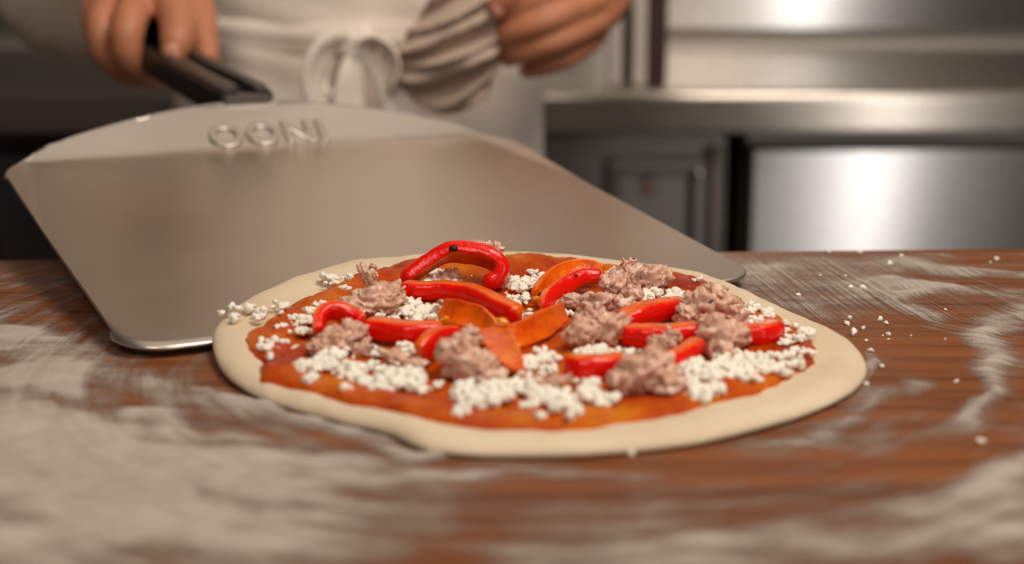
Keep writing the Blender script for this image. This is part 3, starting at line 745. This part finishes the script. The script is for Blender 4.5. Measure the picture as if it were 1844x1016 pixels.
for (cx, cy, hw, hh, nb_, nm_, ns_) in zones:
    for kind, cnt in (('b', nb_ + (2 if nb_ >= 4 else 0)), ('m', nm_), ('s', ns_)):
        for _ in range(cnt):
            a = random.uniform(0, 6.28); r = math.sqrt(random.random())
            px, py = cx + hw * r * math.cos(a), cy + hh * r * math.sin(a)
            P = topping(px, py, .0004)
            side = 'left side' if cx < 640 else 'right side' if cx > 1220 else 'middle'
            row = 'back' if cy < 545 else 'front' if cy > 680 else ''
            where = {('left side', 'back'): 'back left edge', ('middle', 'back'): 'back edge', ('right side', 'back'): 'back right edge', ('left side', 'front'): 'front left edge',
                     ('middle', 'front'): 'front edge', ('right side', 'front'): 'front right edge', ('left side', ''): 'left edge', ('right side', ''): 'right edge', ('middle', ''): 'centre'}[side, row]
            if kind == 'b': place('cheese_mound', random.choice(big), P, random.uniform(.9, 1.2), 'knobbly mound of white crumbled cheese near the %s of the pizza' % where, 'cheese', 'cheese mounds near the ' + where)
            elif kind == 'm': place('cheese_crumble', random.choice(midv), P, random.uniform(.8, 1.15), 'small clump of white cheese crumbs near the %s of the pizza' % where, 'cheese', 'small cheese clumps near the ' + where)
            else: loose.append((P, random.uniform(.6, 1.1), where))
for (px, py) in [(655, 598), (712, 600), (740, 610), (765, 601), (790, 612), (1000, 590), (850, 528), (690, 596)]: loose.append((topping(px, py, .0078), random.uniform(.35, .6), None))
for (P, s, where) in loose:
    if where: place('cheese_crumb', random.choice(small), P, s, 'tiny loose crumb of white cheese near the %s of the pizza' % where, 'cheese', 'loose cheese crumbs near the ' + where)
    else: place('cheese_crumb', random.choice(small), P, s, 'tiny white cheese crumb lying on a red pepper strip', 'cheese', 'cheese crumbs on the peppers')
for (px, py, s) in [(1490, 456, 1.3), (1550, 457, 1.2), (1625, 463, 1.2), (1601, 477, 1.3), (1533, 521, 1.3), (1552, 522, 1.5), (1440, 534, 1.5), (1477, 498, 1), (1523, 498, .8), (1528, 575, 1.1), (1522, 585, 1.4), (1530, 584, 1.2),
                    (1588, 578, 1.3), (1596, 585, 1.5), (1538, 604, 1.6), (1552, 594, 1.3), (1590, 606, .6), (1600, 604, .7), (1600, 611, .6), (1560, 616, .8), (1572, 635, 1.6), (1587, 661, 1.4), (1562, 694, 1.3), (1700, 559, .8),
                    (1641, 606, .5), (1768, 798, 1.3), (1362, 758, 1.7), (1140, 822, 1.1), (1165, 810, 1.1), (1793, 470, 1.2), (1783, 474, .9), (1330, 770, 1.0), (1702, 613, .7), (1720, 690, .8)]:
    place('fallen_crumb', random.choice(small), at_z(px, py, 0), s * .75, 'white cheese crumb dropped on the dark wood beside the pizza', 'crumb', 'crumbs fallen on the table')

# ================================================================== flour on the table
# strokes of flour as (points in table metres via the photograph, half widths, strength)
strokes = [
    ([(0, 610), (60, 620), (120, 665)], 80, 42, .75), ([(0, 680), (110, 690)], 70, 28, .7), ([(40, 765), (190, 785), (330, 835)], 130, 40, .92), ([(0, 850), (250, 870)], 220, 70, .95), ([(0, 980), (300, 960)], 240, 60, .62), ([(330, 860), (560, 880)], 140, 40, .7),
    ([(420, 835), (640, 850), (760, 870)], 110, 20, .4), ([(400, 980), (640, 990)], 120, 50, .42), ([(240, 750), (400, 790), (560, 830)], 60, 12, .5), ([(180, 640), (280, 700)], 50, 22, .35), ([(290, 690), (420, 735), (560, 770), (650, 790)], 50, 16, .42),
    ([(400, 700), (480, 735), (600, 765), (700, 785)], 30, 8, .5), ([(690, 808), (770, 806), (840, 808)], 32, 9, .85), ([(240, 755), (290, 758)], 22, 7, .6), ([(560, 765), (650, 785)], 26, 7, .55), ([(740, 845), (850, 848)], 40, 8, .5), ([(900, 850), (1160, 860)], 60, 9, .45),
    ([(700, 900), (800, 920)], 70, 26, .25), ([(980, 1010), (1200, 1000), (1500, 980), (1844, 960)], 120, 34, .6), ([(1180, 930), (1250, 960)], 60, 40, .35), ([(1640, 930), (1844, 900)], 90, 36, .5), ([(1790, 870), (1844, 840)], 40, 30, .6),
    ([(1380, 798), (1490, 796), (1590, 800)], 40, 7, .45), ([(1490, 780), (1560, 765)], 36, 7, .4), ([(1550, 745), (1600, 715), (1650, 690)], 22, 8, .4), ([(1740, 770), (1770, 720), (1800, 655), (1760, 610), (1790, 585), (1844, 570)], 26, 18, .62),
    ([(1790, 650), (1844, 655)], 40, 18, .35), ([(1620, 790), (1720, 770)], 60, 10, .3), ([(1300, 474), (1400, 480), (1560, 478)], 80, 14, .55), ([(1360, 500), (1480, 515), (1580, 525)], 90, 20, .5), ([(1600, 505), (1690, 518)], 40, 8, .72),
    ([(1655, 528), (1610, 540), (1660, 570), (1690, 580)], 22, 8, .5), ([(1620, 470), (1680, 480), (1760, 492), (1844, 496)], 40, 8, .5), ([(1740, 525), (1800, 530), (1844, 535)], 34, 9, .38), ([(1420, 540), (1500, 565)], 50, 12, .30), ([(1640, 455), (1700, 462)], 30, 5, .4),
    ([(1550, 640), (1566, 665), (1545, 695)], 8, 8, .5), ([(40, 500), (130, 520)], 80, 24, .18), ([(1200, 900), (1500, 890)], 200, 34, .16), ([(900, 930), (1100, 960)], 160, 36, .2), ([(300, 930), (500, 925)], 200, 60, .40), ([(1480, 700), (1560, 720)], 60, 14, .2), ([(1300, 820), (1844, 760)], 200, 20, .15), ([(650, 830), (1000, 835)], 60, 8, .25)]
holes = [([(640, 880), (730, 870)], 50, 14, .5), ([(540, 948), (600, 945)], 46, 10, .35), ([(680, 960), (720, 965)], 40, 14, .4), ([(360, 870), (370, 905), (450, 930)], 16, 12, .3), ([(1230, 925), (1340, 955)], 40, 12, .4), ([(100, 722), (190, 742), (300, 785), (420, 812), (540, 822)], 30, 7, .45), ([(170, 690), (230, 735)], 30, 16, .4),
         ([(130, 560), (200, 640)], 40, 30, .5), ([(400, 760), (520, 790), (640, 815)], 40, 9, .35), ([(20, 995), (120, 985)], 60, 18, .2)]  # first entry thins the flour to darken the board as the peel's shadow
gx = np.arange(-.46, .461, .0022); gy = np.arange(.335, .80, .0018)
GX, GY = np.meshgrid(gx, gy, indexing='ij')
PX, PY = project(np.stack([GX, GY, np.zeros_like(GX)], -1))
def nfield(sx, sy, seed): return np.array([mnoise.noise(Vector((x * sx, y * sy, seed))) for x, y in zip(GX.ravel(), GY.ravel())]).reshape(GX.shape)
depth_k = (GY / .6) ** -1
wob1 = nfield(22, 22, 1.5) + .6 * nfield(55, 55, 8.1); wob2 = nfield(24, 24, 4.2) + .6 * nfield(60, 60, 6.6); patch = nfield(14, 40, 9.3) + .8 * nfield(50, 120, 2.2)
PX = PX + 34 * wob1 * depth_k; PY = PY + 15 * wob2 * depth_k ** 2
def stroke_field(pts, wx, wy):
    best = np.full(PX.shape, 1e9)
    for (a, b) in zip(pts, pts[1:]):
        ax_, ay_ = a[0] / wx, a[1] / wy; bx_, by_ = b[0] / wx, b[1] / wy
        qx, qy = PX / wx - ax_, PY / wy - ay_; dx, dy = bx_ - ax_, by_ - ay_
        t = np.clip((qx * dx + qy * dy) / (dx * dx + dy * dy + 1e-9), 0, 1)
        best = np.minimum(best, np.hypot(qx - t * dx, qy - t * dy))
    return np.exp(-(best ** 2.2) * 1.0)
cov = np.zeros(PX.shape)
for (p, wx, wy, s) in strokes: f = stroke_field(p, wx, wy) * s; cov = cov + f - cov * f
for (p, wx, wy, s) in holes: cov *= 1 - stroke_field(p, wx, wy) * s
cov = np.clip(cov * (1.12 + .38 * patch) + .04 + .12 * np.clip(np.maximum((.0 - GX) / .12, (GY - .62) / .06), 0, 1) + .05 * patch, 0, 1)
clear = None
inside = (GX - far[0]) * ey[0] + (GY - far[1]) * ey[1] < -.004
dxp, dyp = GX - PC[0], GY - PC[1]; RR = np.hypot(dxp, dyp); AA = np.arctan2(dyp, dxp)
hgt = .0002 + .0034 * np.clip(cov - .45, 0, 1) ** 1.3
nzv = np.array([mnoise.noise(Vector((x * 60, y * 60, 0))) + .6 * mnoise.noise(Vector((x * 170, y * 170, 3))) for x, y in zip(GX.ravel(), GY.ravel())]).reshape(GX.shape)
hgt = hgt * (1 + .6 * nzv); hgt = np.maximum(hgt, .00012)
idx = -np.ones(GX.shape, int); keep = (cov > .06) & inside & (RR > .985 * np.interp(AA, np.append(G, np.pi), np.append(rd, rd[0])))
idx[keep] = np.arange(keep.sum())
Vf = np.stack([GX[keep], GY[keep], hgt[keep] + TZ], -1)
q = np.stack([idx[:-1, :-1], idx[1:, :-1], idx[1:, 1:], idx[:-1, 1:]], -1).reshape(-1, 4); q = q[(q >= 0).all(1)]
me = bpy.data.meshes.new('flour_dusting'); me.from_pydata(Vf.tolist(), [], q.tolist()); me.update()
attr(me, 'cover', cov[keep])
# streak space: sweeps run round the pizza; far right they run along the boards
blend = np.clip((GX - .12) / .12, 0, 1) * np.clip((GY - .55) / .1, 0, 1)
sw = np.stack([RR * 95 * (1 - blend) + GY * 110 * blend, AA * RR * 14 * (1 - blend) + GX * 26 * blend, np.zeros_like(GX)], -1)
attr(me, 'swirl', sw[keep], 'FLOAT_VECTOR')
fo = link('flour_dusting', me, m_flour)
tag(fo, 'white flour dusted and smeared in sweeps over the wooden table', 'flour', None, 'stuff')

# ================================================================== the cook
person = empty('person', (-.14, 1.34, 0))
tag(person, 'person in a white apron and off-white shirt gripping the peel handle, behind the table', 'person')
def capsules(chains, ns=14):
    """tapered tubes with round ends -> one bmesh, fused afterwards by a voxel remesh"""
    V, Fc = [], []
    for ch in chains:
        pts = np.array([c[:3] for c in ch], float); rad = np.array([c[3] for c in ch])
        n = max(8, 7 * len(ch)); s = np.linspace(0, len(ch) - 1, n)
        P = spline(pts, n) if len(ch) > 2 else np.array([pts[0] + (pts[1] - pts[0]) * t for t in np.linspace(0, 1, n)])
        Rr = np.interp(s, range(len(ch)), rad)
        # hemispherical caps
        T0 = P[0] - P[1]; T0 /= np.linalg.norm(T0); T1 = P[-1] - P[-2]; T1 /= np.linalg.norm(T1)
        k = np.array([.35, .7, .92]); 
        P = np.vstack([[P[0] + T0 * Rr[0] * t for t in k[::-1]], P, [P[-1] + T1 * Rr[-1] * t for t in k]])
        Rr = np.concatenate([Rr[0] * np.sqrt(1 - k[::-1] ** 2), Rr, Rr[-1] * np.sqrt(1 - k ** 2)])
        v, f = tube(P, Rr, ns); o = len(V); V += v; Fc += [tuple(i + o for i in ff) for ff in f]
    return V, Fc
def ellipsoid(c, r, sub=3):
    D, f = ico(sub); return [np.array(c) + d * np.array(r) for d in D], f
def fuse(name, parts, voxel, mat, parent, smooth_it=4, offset=(0, 0, TZ)):
    V, Fc = [], []
    for (v, f) in parts: o = len(V); V += [np.asarray(q) + np.array(offset) for q in v]; Fc += [tuple(i + o for i in ff) for ff in f]
    me = bpy.data.meshes.new('tmp'); me.from_pydata([tuple(map(float, q)) for q in V], [], Fc); me.update()
    t = bpy.data.objects.new('tmp', me); COL.objects.link(t)
    m = t.modifiers.new('r', 'REMESH'); m.mode = 'VOXEL'; m.voxel_size = voxel
    if smooth_it: s = t.modifiers.new('s', 'SMOOTH'); s.factor = .5; s.iterations = smooth_it
    dg = bpy.context.evaluated_depsgraph_get(); me2 = bpy.data.meshes.new_from_object(t.evaluated_get(dg)); bpy.data.objects.remove(t)
    me2.name = name
    return link(name, me2, mat, parent)
H_ = lambda px, py, y, r: (*at_y(px, py, y), r)
BX, BYp = -.14, 1.36
rw = H_(268, -62, 1.20, .027); lw = H_(1100, -72, 1.245, .027)
relb = (-.44, 1.42, .25, .043); lelb = (.19, 1.42, .27, .043)
body = []
body.append(capsules([[(BX, BYp, .0, .085), (BX, BYp, .2, .09), (BX, BYp, .40, .10), (BX, BYp, .50, .085)], [(BX - .17, BYp, .53, .055), (BX, BYp, .55, .07), (BX + .17, BYp, .53, .055)],
                      [(BX, BYp, .54, .058), (BX, BYp - .01, .66, .054)],
                      [(BX - .18, BYp, .52, .056), relb, rw], [(BX + .18, BYp, .52, .056), lelb, lw],
                      [(BX - .075, BYp, -.04, .06), (BX - .10, BYp, -.45, .058), (BX - .10, BYp + .02, -.83, .04)], [(BX + .075, BYp, -.04, .06), (BX + .10, BYp, -.45, .058), (BX + .10, BYp + .02, -.83, .04)],
                      [(BX - .10, BYp + .04, -.86, .035), (BX - .12, BYp - .14, -.875, .022)], [(BX + .10, BYp + .04, -.86, .035), (BX + .12, BYp - .14, -.875, .022)]]))
# head, looking down at the peel
hc = np.array([BX, BYp - .03, .755])
body += [ellipsoid(hc, (.076, .095, .112)), ellipsoid(hc + [0, -.045, -.065], (.052, .05, .05)), ellipsoid(hc + [0, -.1, -.012], (.011, .018, .024)), ellipsoid(hc + [0, -.088, -.063], (.024, .012, .006)), ellipsoid(hc + [0, -.088, -.075], (.02, .012, .007)),
         ellipsoid(hc + [.077, .005, -.01], (.011, .02, .032)), ellipsoid(hc + [-.077, .005, -.01], (.011, .02, .032)), ellipsoid(hc + [.032, -.085, .018], (.022, .012, .006)), ellipsoid(hc + [-.032, -.085, .018], (.022, .012, .006))]
# right hand on the handle: palm, four fingers and the thumb
hand = [
    [rw, H_(285, -28, 1.16, .026), H_(300, -5, 1.135, .019)],
    [rw, H_(258, -30, 1.16, .024), H_(250, -5, 1.135, .016)],
    [rw, H_(225, -30, 1.165, .022), H_(205, -4, 1.145, .014)],
    [H_(318, -30, 1.165, .022), H_(250, -25, 1.165, .024), H_(200, -22, 1.17, .018)],
    [H_(302, -6, 1.13, .0150), H_(318, 36, 1.085, .0132), H_(318, 74, 1.066, .0120), H_(312, 101, 1.062, .0098)],
    [H_(252, -6, 1.13, .0145), H_(232, 44, 1.083, .0126), H_(230, 94, 1.075, .0112), H_(252, 128, 1.09, .0100), H_(284, 140, 1.11, .009)],
    [H_(208, -4, 1.14, .0138), H_(184, 38, 1.10, .0118), H_(186, 86, 1.092, .0108), H_(216, 124, 1.105, .0096), H_(250, 140, 1.125, .0088)],
    [H_(190, -14, 1.16, .0125), H_(172, 22, 1.13, .0105), H_(176, 64, 1.125, .0096), H_(205, 102, 1.135, .0086)],
    [H_(318, -36, 1.18, .020), H_(348, 10, 1.155, .0158), H_(360, 62, 1.125, .0138), H_(371, 104, 1.105, .0102)]]
body.append(capsules(hand))
# left fist holding the gathered cloth
hand2 = [
    [lw, H_(1062, -42, 1.205, .024), H_(1044, -34, 1.195, .014)],
    [lw, H_(1082, -20, 1.207, .022), H_(1066, 2, 1.193, .014)],
    [lw, H_(1090, 0, 1.21, .020), H_(1072, 38, 1.195, .014)],
    [H_(1056, -35, 1.205, .018), H_(1076, 10, 1.208, .018), H_(1060, 66, 1.208, .013)],
    [H_(1046, -34, 1.188, .0112), H_(975, -4, 1.160, .0104), H_(918, 24, 1.166, .0092), H_(900, 38, 1.190, .0084)],
    [H_(1068, 4, 1.186, .0110), H_(988, 36, 1.155, .0102), H_(918, 64, 1.160, .0090), H_(902, 74, 1.186, .0082)],
    [H_(1074, 40, 1.188, .0106), H_(1004, 74, 1.160, .0098), H_(930, 98, 1.165, .0086), H_(912, 104, 1.19, .0078)],
    [H_(1062, 74, 1.196, .0098), H_(1016, 104, 1.175, .0090), H_(966, 122, 1.178, .0080), H_(948, 126, 1.20, .0072)],
    [H_(1056, -60, 1.21, .016), H_(985, -44, 1.170, .0125), H_(926, -14, 1.158, .0110), H_(896, 12, 1.158, .0088)]]
body.append(capsules(hand2))
fuse('body', body, .0024, m_skin, person, 3)
# nails that the photo shows
def nail(px, py, y, r, tilt, mat=m_nail):
    D, f = ico(2); c = at_y(px, py, y)
    return from_py('nail', [c + d * np.array([r, r * .35, r * 1.2]) + np.array([0, 0, TZ]) for d in D], f, mat, person)
nail(309, 96, 1.052, .0062, 0); nail(896, 17, 1.151, .0050, 0)

# hair, shirt, trousers, shoes
v, f = ellipsoid(hc + [0, .018, .02], (.083, .098, .112), 4)
v = [q for q in v]; 
hv = [np.array([q[0], q[1], q[2] + TZ]) for q in v]
hf = [ff for ff in f if not (np.mean([v[i][1] for i in ff]) < hc[1] - .05 and np.mean([v[i][2] for i in ff]) < hc[2] + .07) and np.mean([v[i][2] for i in ff]) > hc[2] - .07]
from_py('hair', hv, hf, m_hair, person)
def lerp(a, b, t): return tuple(np.array(a[:3]) + (np.array(b[:3]) - np.array(a[:3])) * t)
shirt = []
def ring_solid(levels, n=40):                       # stacked ellipses (x, y, z, rx, ry)
    V = []; 
    for (x, y, z, rx, ry) in levels:
        for k in range(n):
            a = 2 * math.pi * k / n; V.append((x + rx * math.cos(a), y + ry * math.sin(a), z))
    m = len(levels); Fc = []
    for i in range(m - 1):
        for k in range(n): Fc.append((i * n + k, i * n + (k + 1) % n, (i + 1) * n + (k + 1) % n, (i + 1) * n + k))
    Fc += [tuple(range(n))[::-1], tuple(range((m - 1) * n, m * n))]; return V, Fc
shirt.append(ring_solid([(BX, BYp, -.06, .152, .112), (BX, BYp, .05, .150, .112), (BX, BYp, .2, .158, .118), (BX, BYp, .38, .175, .128), (BX, BYp, .50, .185, .105), (BX, BYp, .57, .13, .085), (BX, BYp, .60, .07, .07)]))
cuffR = lerp(rw, relb, .22); cuffL = lerp(lw, lelb, .25)
sag = at_y(150, 45, 1.36)
shirt.append(capsules([[(BX - .17, BYp, .52, .075), (*(np.array(relb[:3]) + [0, 0, 0]), .066), (*cuffR, .043)],
                       [(BX + .17, BYp, .52, .075), (*relb[:0], *lelb[:3], .062), (*cuffL, .042)],
                       [(*lerp(relb, rw, .05), .06), (sag[0], sag[1], sag[2] + .040, .078), (*lerp(cuffR, relb, .25), .05)]]))
fuse('shirt', shirt, .006, m_shirt, person, 3)
tr = [ring_solid([(BX, BYp, -.30, .16, .12), (BX, BYp, -.1, .158, .118), (BX, BYp, .02, .148, .108)]),
      capsules([[(BX - .085, BYp, -.15, .088), (BX - .10, BYp, -.45, .075), (BX - .10, BYp + .02, -.81, .062)], [(BX + .085, BYp, -.15, .088), (BX + .10, BYp, -.45, .075), (BX + .10, BYp + .02, -.81, .062)]])]
fuse('trousers', tr, .008, m_trouser, person, 3)
for s in (-1, 1):
    v, f = capsules([[(BX + s * .10, BYp + .05, -.855, .042), (BX + s * .105, BYp - .03, -.86, .04), (BX + s * .12, BYp - .15, -.872, .026)]])
    from_py('shoe', [q + np.array([0, 0, TZ]) for q in v], f, m_shoe, person)

# apron: skirt and bib, wrapped round the front with soft folds
def apron_pt(a, z):
    """a in -1..1 across, z from the table level"""
    half = math.radians(82)
    if z > .17: half *= max(.42, 1 - (z - .17) * 4.5)
    A = a * half
    fl = max(0, .10 - z) * .08
    rx = .158 + fl + (.0 if z < .1 else min(.02, (z - .1) * .1)); ry = .122 + fl * .8
    f = .0035 * math.sin(A * 9 + 1.2 * math.sin(z * 14)) * min(1, max(.15, (.12 - z) * 8)) + .0025 * nz((a * 3, z * 9, 1), 1.5, 2)
    # gathers running from the knot
    f += .003 * math.sin(z * 150 + a * 9) * math.exp(-((z - .085) / .035) ** 2) * (0.3 + abs(a))
    return np.array([BX + .003 + (rx + f) * math.sin(A), BYp - (ry + f) * math.cos(A), z])
zs = np.concatenate([np.linspace(-.42, -.06, 20), np.linspace(-.05, .17, 56), np.linspace(.18, .47, 24)]); As = np.linspace(-1, 1, 110)
V = [apron_pt(a, z) + np.array([0, 0, TZ]) for a in As for z in zs]
ap = from_py('apron', V, grid_faces(len(As), len(zs)), m_apron, person)
md = ap.modifiers.new('t', 'SOLIDIFY'); md.thickness = .0025; md.offset = 0
def ribbon(name, pts, wdir, width, mat, parent, n=40, thick=.002, crinkle=.0012):
    P = spline(pts, n); Wd = spline(wdir, n) if np.ndim(wdir) > 1 else np.tile(np.asarray(wdir, float), (n, 1))
    wd = np.interp(np.linspace(0, 1, n), np.linspace(0, 1, len(width)), width) if np.ndim(width) else np.full(n, width)
    V = []; m = 9
    for i in range(n):
        T = P[min(i + 1, n - 1)] - P[max(i - 1, 0)]; T /= np.linalg.norm(T)
        S_ = Wd[i] - T * (Wd[i] @ T); S_ /= np.linalg.norm(S_); N = np.cross(S_, T)
        for k in range(m):
            q = k / (m - 1) * 2 - 1
            V.append(P[i] + S_ * wd[i] / 2 * q + N * (crinkle * math.sin(q * 5 + i * .15) + .0025 * q * q) + np.array([0, 0, TZ]))
    o = from_py(name, V, grid_faces(n, m), mat, parent); s = o.modifiers.new('t', 'SOLIDIFY'); s.thickness = thick; s.offset = 0; return o
band = [apron_pt(a, .087 + .006 * abs(a)) + np.array([math.sin(a) * .004, -.004, 0]) for a in np.linspace(-1, 1, 30)]
ribbon('waist_tie', band, np.array([0, 0, 1.0]), .026, m_apron, ap, 60, .002, .0008)
B = lambda px, py, y: at_y(px, py, y - .012)
v, f = lump(np.zeros(3), np.array([.017, .012, .015]), 4, .35, 77, 1.8); c = B(642, 80, 1.205)
from_py('bow_knot', [c + q + np.array([0, 0, TZ]) for q in v], f, m_apron, ap)
XW = np.array([1.0, .2, .1])
ribbon('bow_loop', [B(640, 80, 1.205), B(605, 78, 1.19), B(580, 100, 1.185), B(568, 140, 1.185), B(575, 178, 1.19), B(592, 182, 1.20), B(600, 150, 1.212), B(615, 110, 1.212), B(638, 84, 1.208)], np.array([.5, .8, -.25]), [.012, .024, .028, .028, .026, .026, .024, .02, .012], m_apron, ap)
ribbon('bow_loop', [B(646, 80, 1.205), B(680, 76, 1.19), B(704, 95, 1.186), B(712, 125, 1.186), B(704, 146, 1.19), B(694, 140, 1.208), B(680, 110, 1.21), B(650, 86, 1.208)], np.array([-.4, .85, -.3]), [.012, .022, .026, .026, .024, .022, .018, .012], m_apron, ap)
ribbon('tie_tail', [B(638, 88, 1.20), B(634, 130, 1.192), B(630, 180, 1.19), B(634, 260, 1.188), B(636, 330, 1.188)], XW, [.014, .022, .026, .027, .027], m_apron, ap)
ribbon('tie_tail', [B(650, 88, 1.20), B(690, 125, 1.192), B(715, 180, 1.19), B(745, 250, 1.188), B(760, 320, 1.188)], XW, [.012, .022, .026, .028, .028], m_apron, ap)

# beige cloth gathered below the fist
def cloth_pt(u, v):
    # u 0..1 across (left to right), v 0..1 downward
    L = spline([B(800, -90, 1.20), B(772, 0, 1.19), B(722, 80, 1.185), B(712, 118, 1.185), B(720, 158, 1.19)], 40)
    Rr = spline([B(930, -90, 1.19), B(912, -10, 1.185), B(905, 60, 1.18), B(900, 110, 1.18), B(872, 178, 1.19)], 40)
    i = min(39, int(v * 39)); p = L[i] * (1 - u) + Rr[i] * u
    dip = .016 * math.sin(math.pi * u) * v ** 3
    fold = .0065 * math.sin((v * 3.1 + u * .9) * 6.28 + .8 * math.sin(u * 4)) * (.4 + .6 * math.sin(math.pi * min(1, u * 1.02))) + .003 * math.sin(v * 40 + u * 9)
    edge = -.018 * math.sin(math.pi * u) ** .6 * math.sin(math.pi * min(1, .12 + v * .88)) ** .5
    return p + np.array([0, edge + fold - (.004 * nz((u * 3, v * 5, 0), 1, 4)), -dip])
us = np.linspace(0, 1, 50); vs_ = np.linspace(0, 1, 90)
V = [cloth_pt(u, v) + np.array([0, 0, TZ]) for u in us for v in vs_]
tw = from_py('gathered_cloth', V, grid_faces(50, 90), m_towel)
md = tw.modifiers.new('t', 'SOLIDIFY'); md.thickness = .004; md.offset = 1
tag(tw, 'beige creased cloth bunched at the waist of the apron beside the fist', 'cloth')
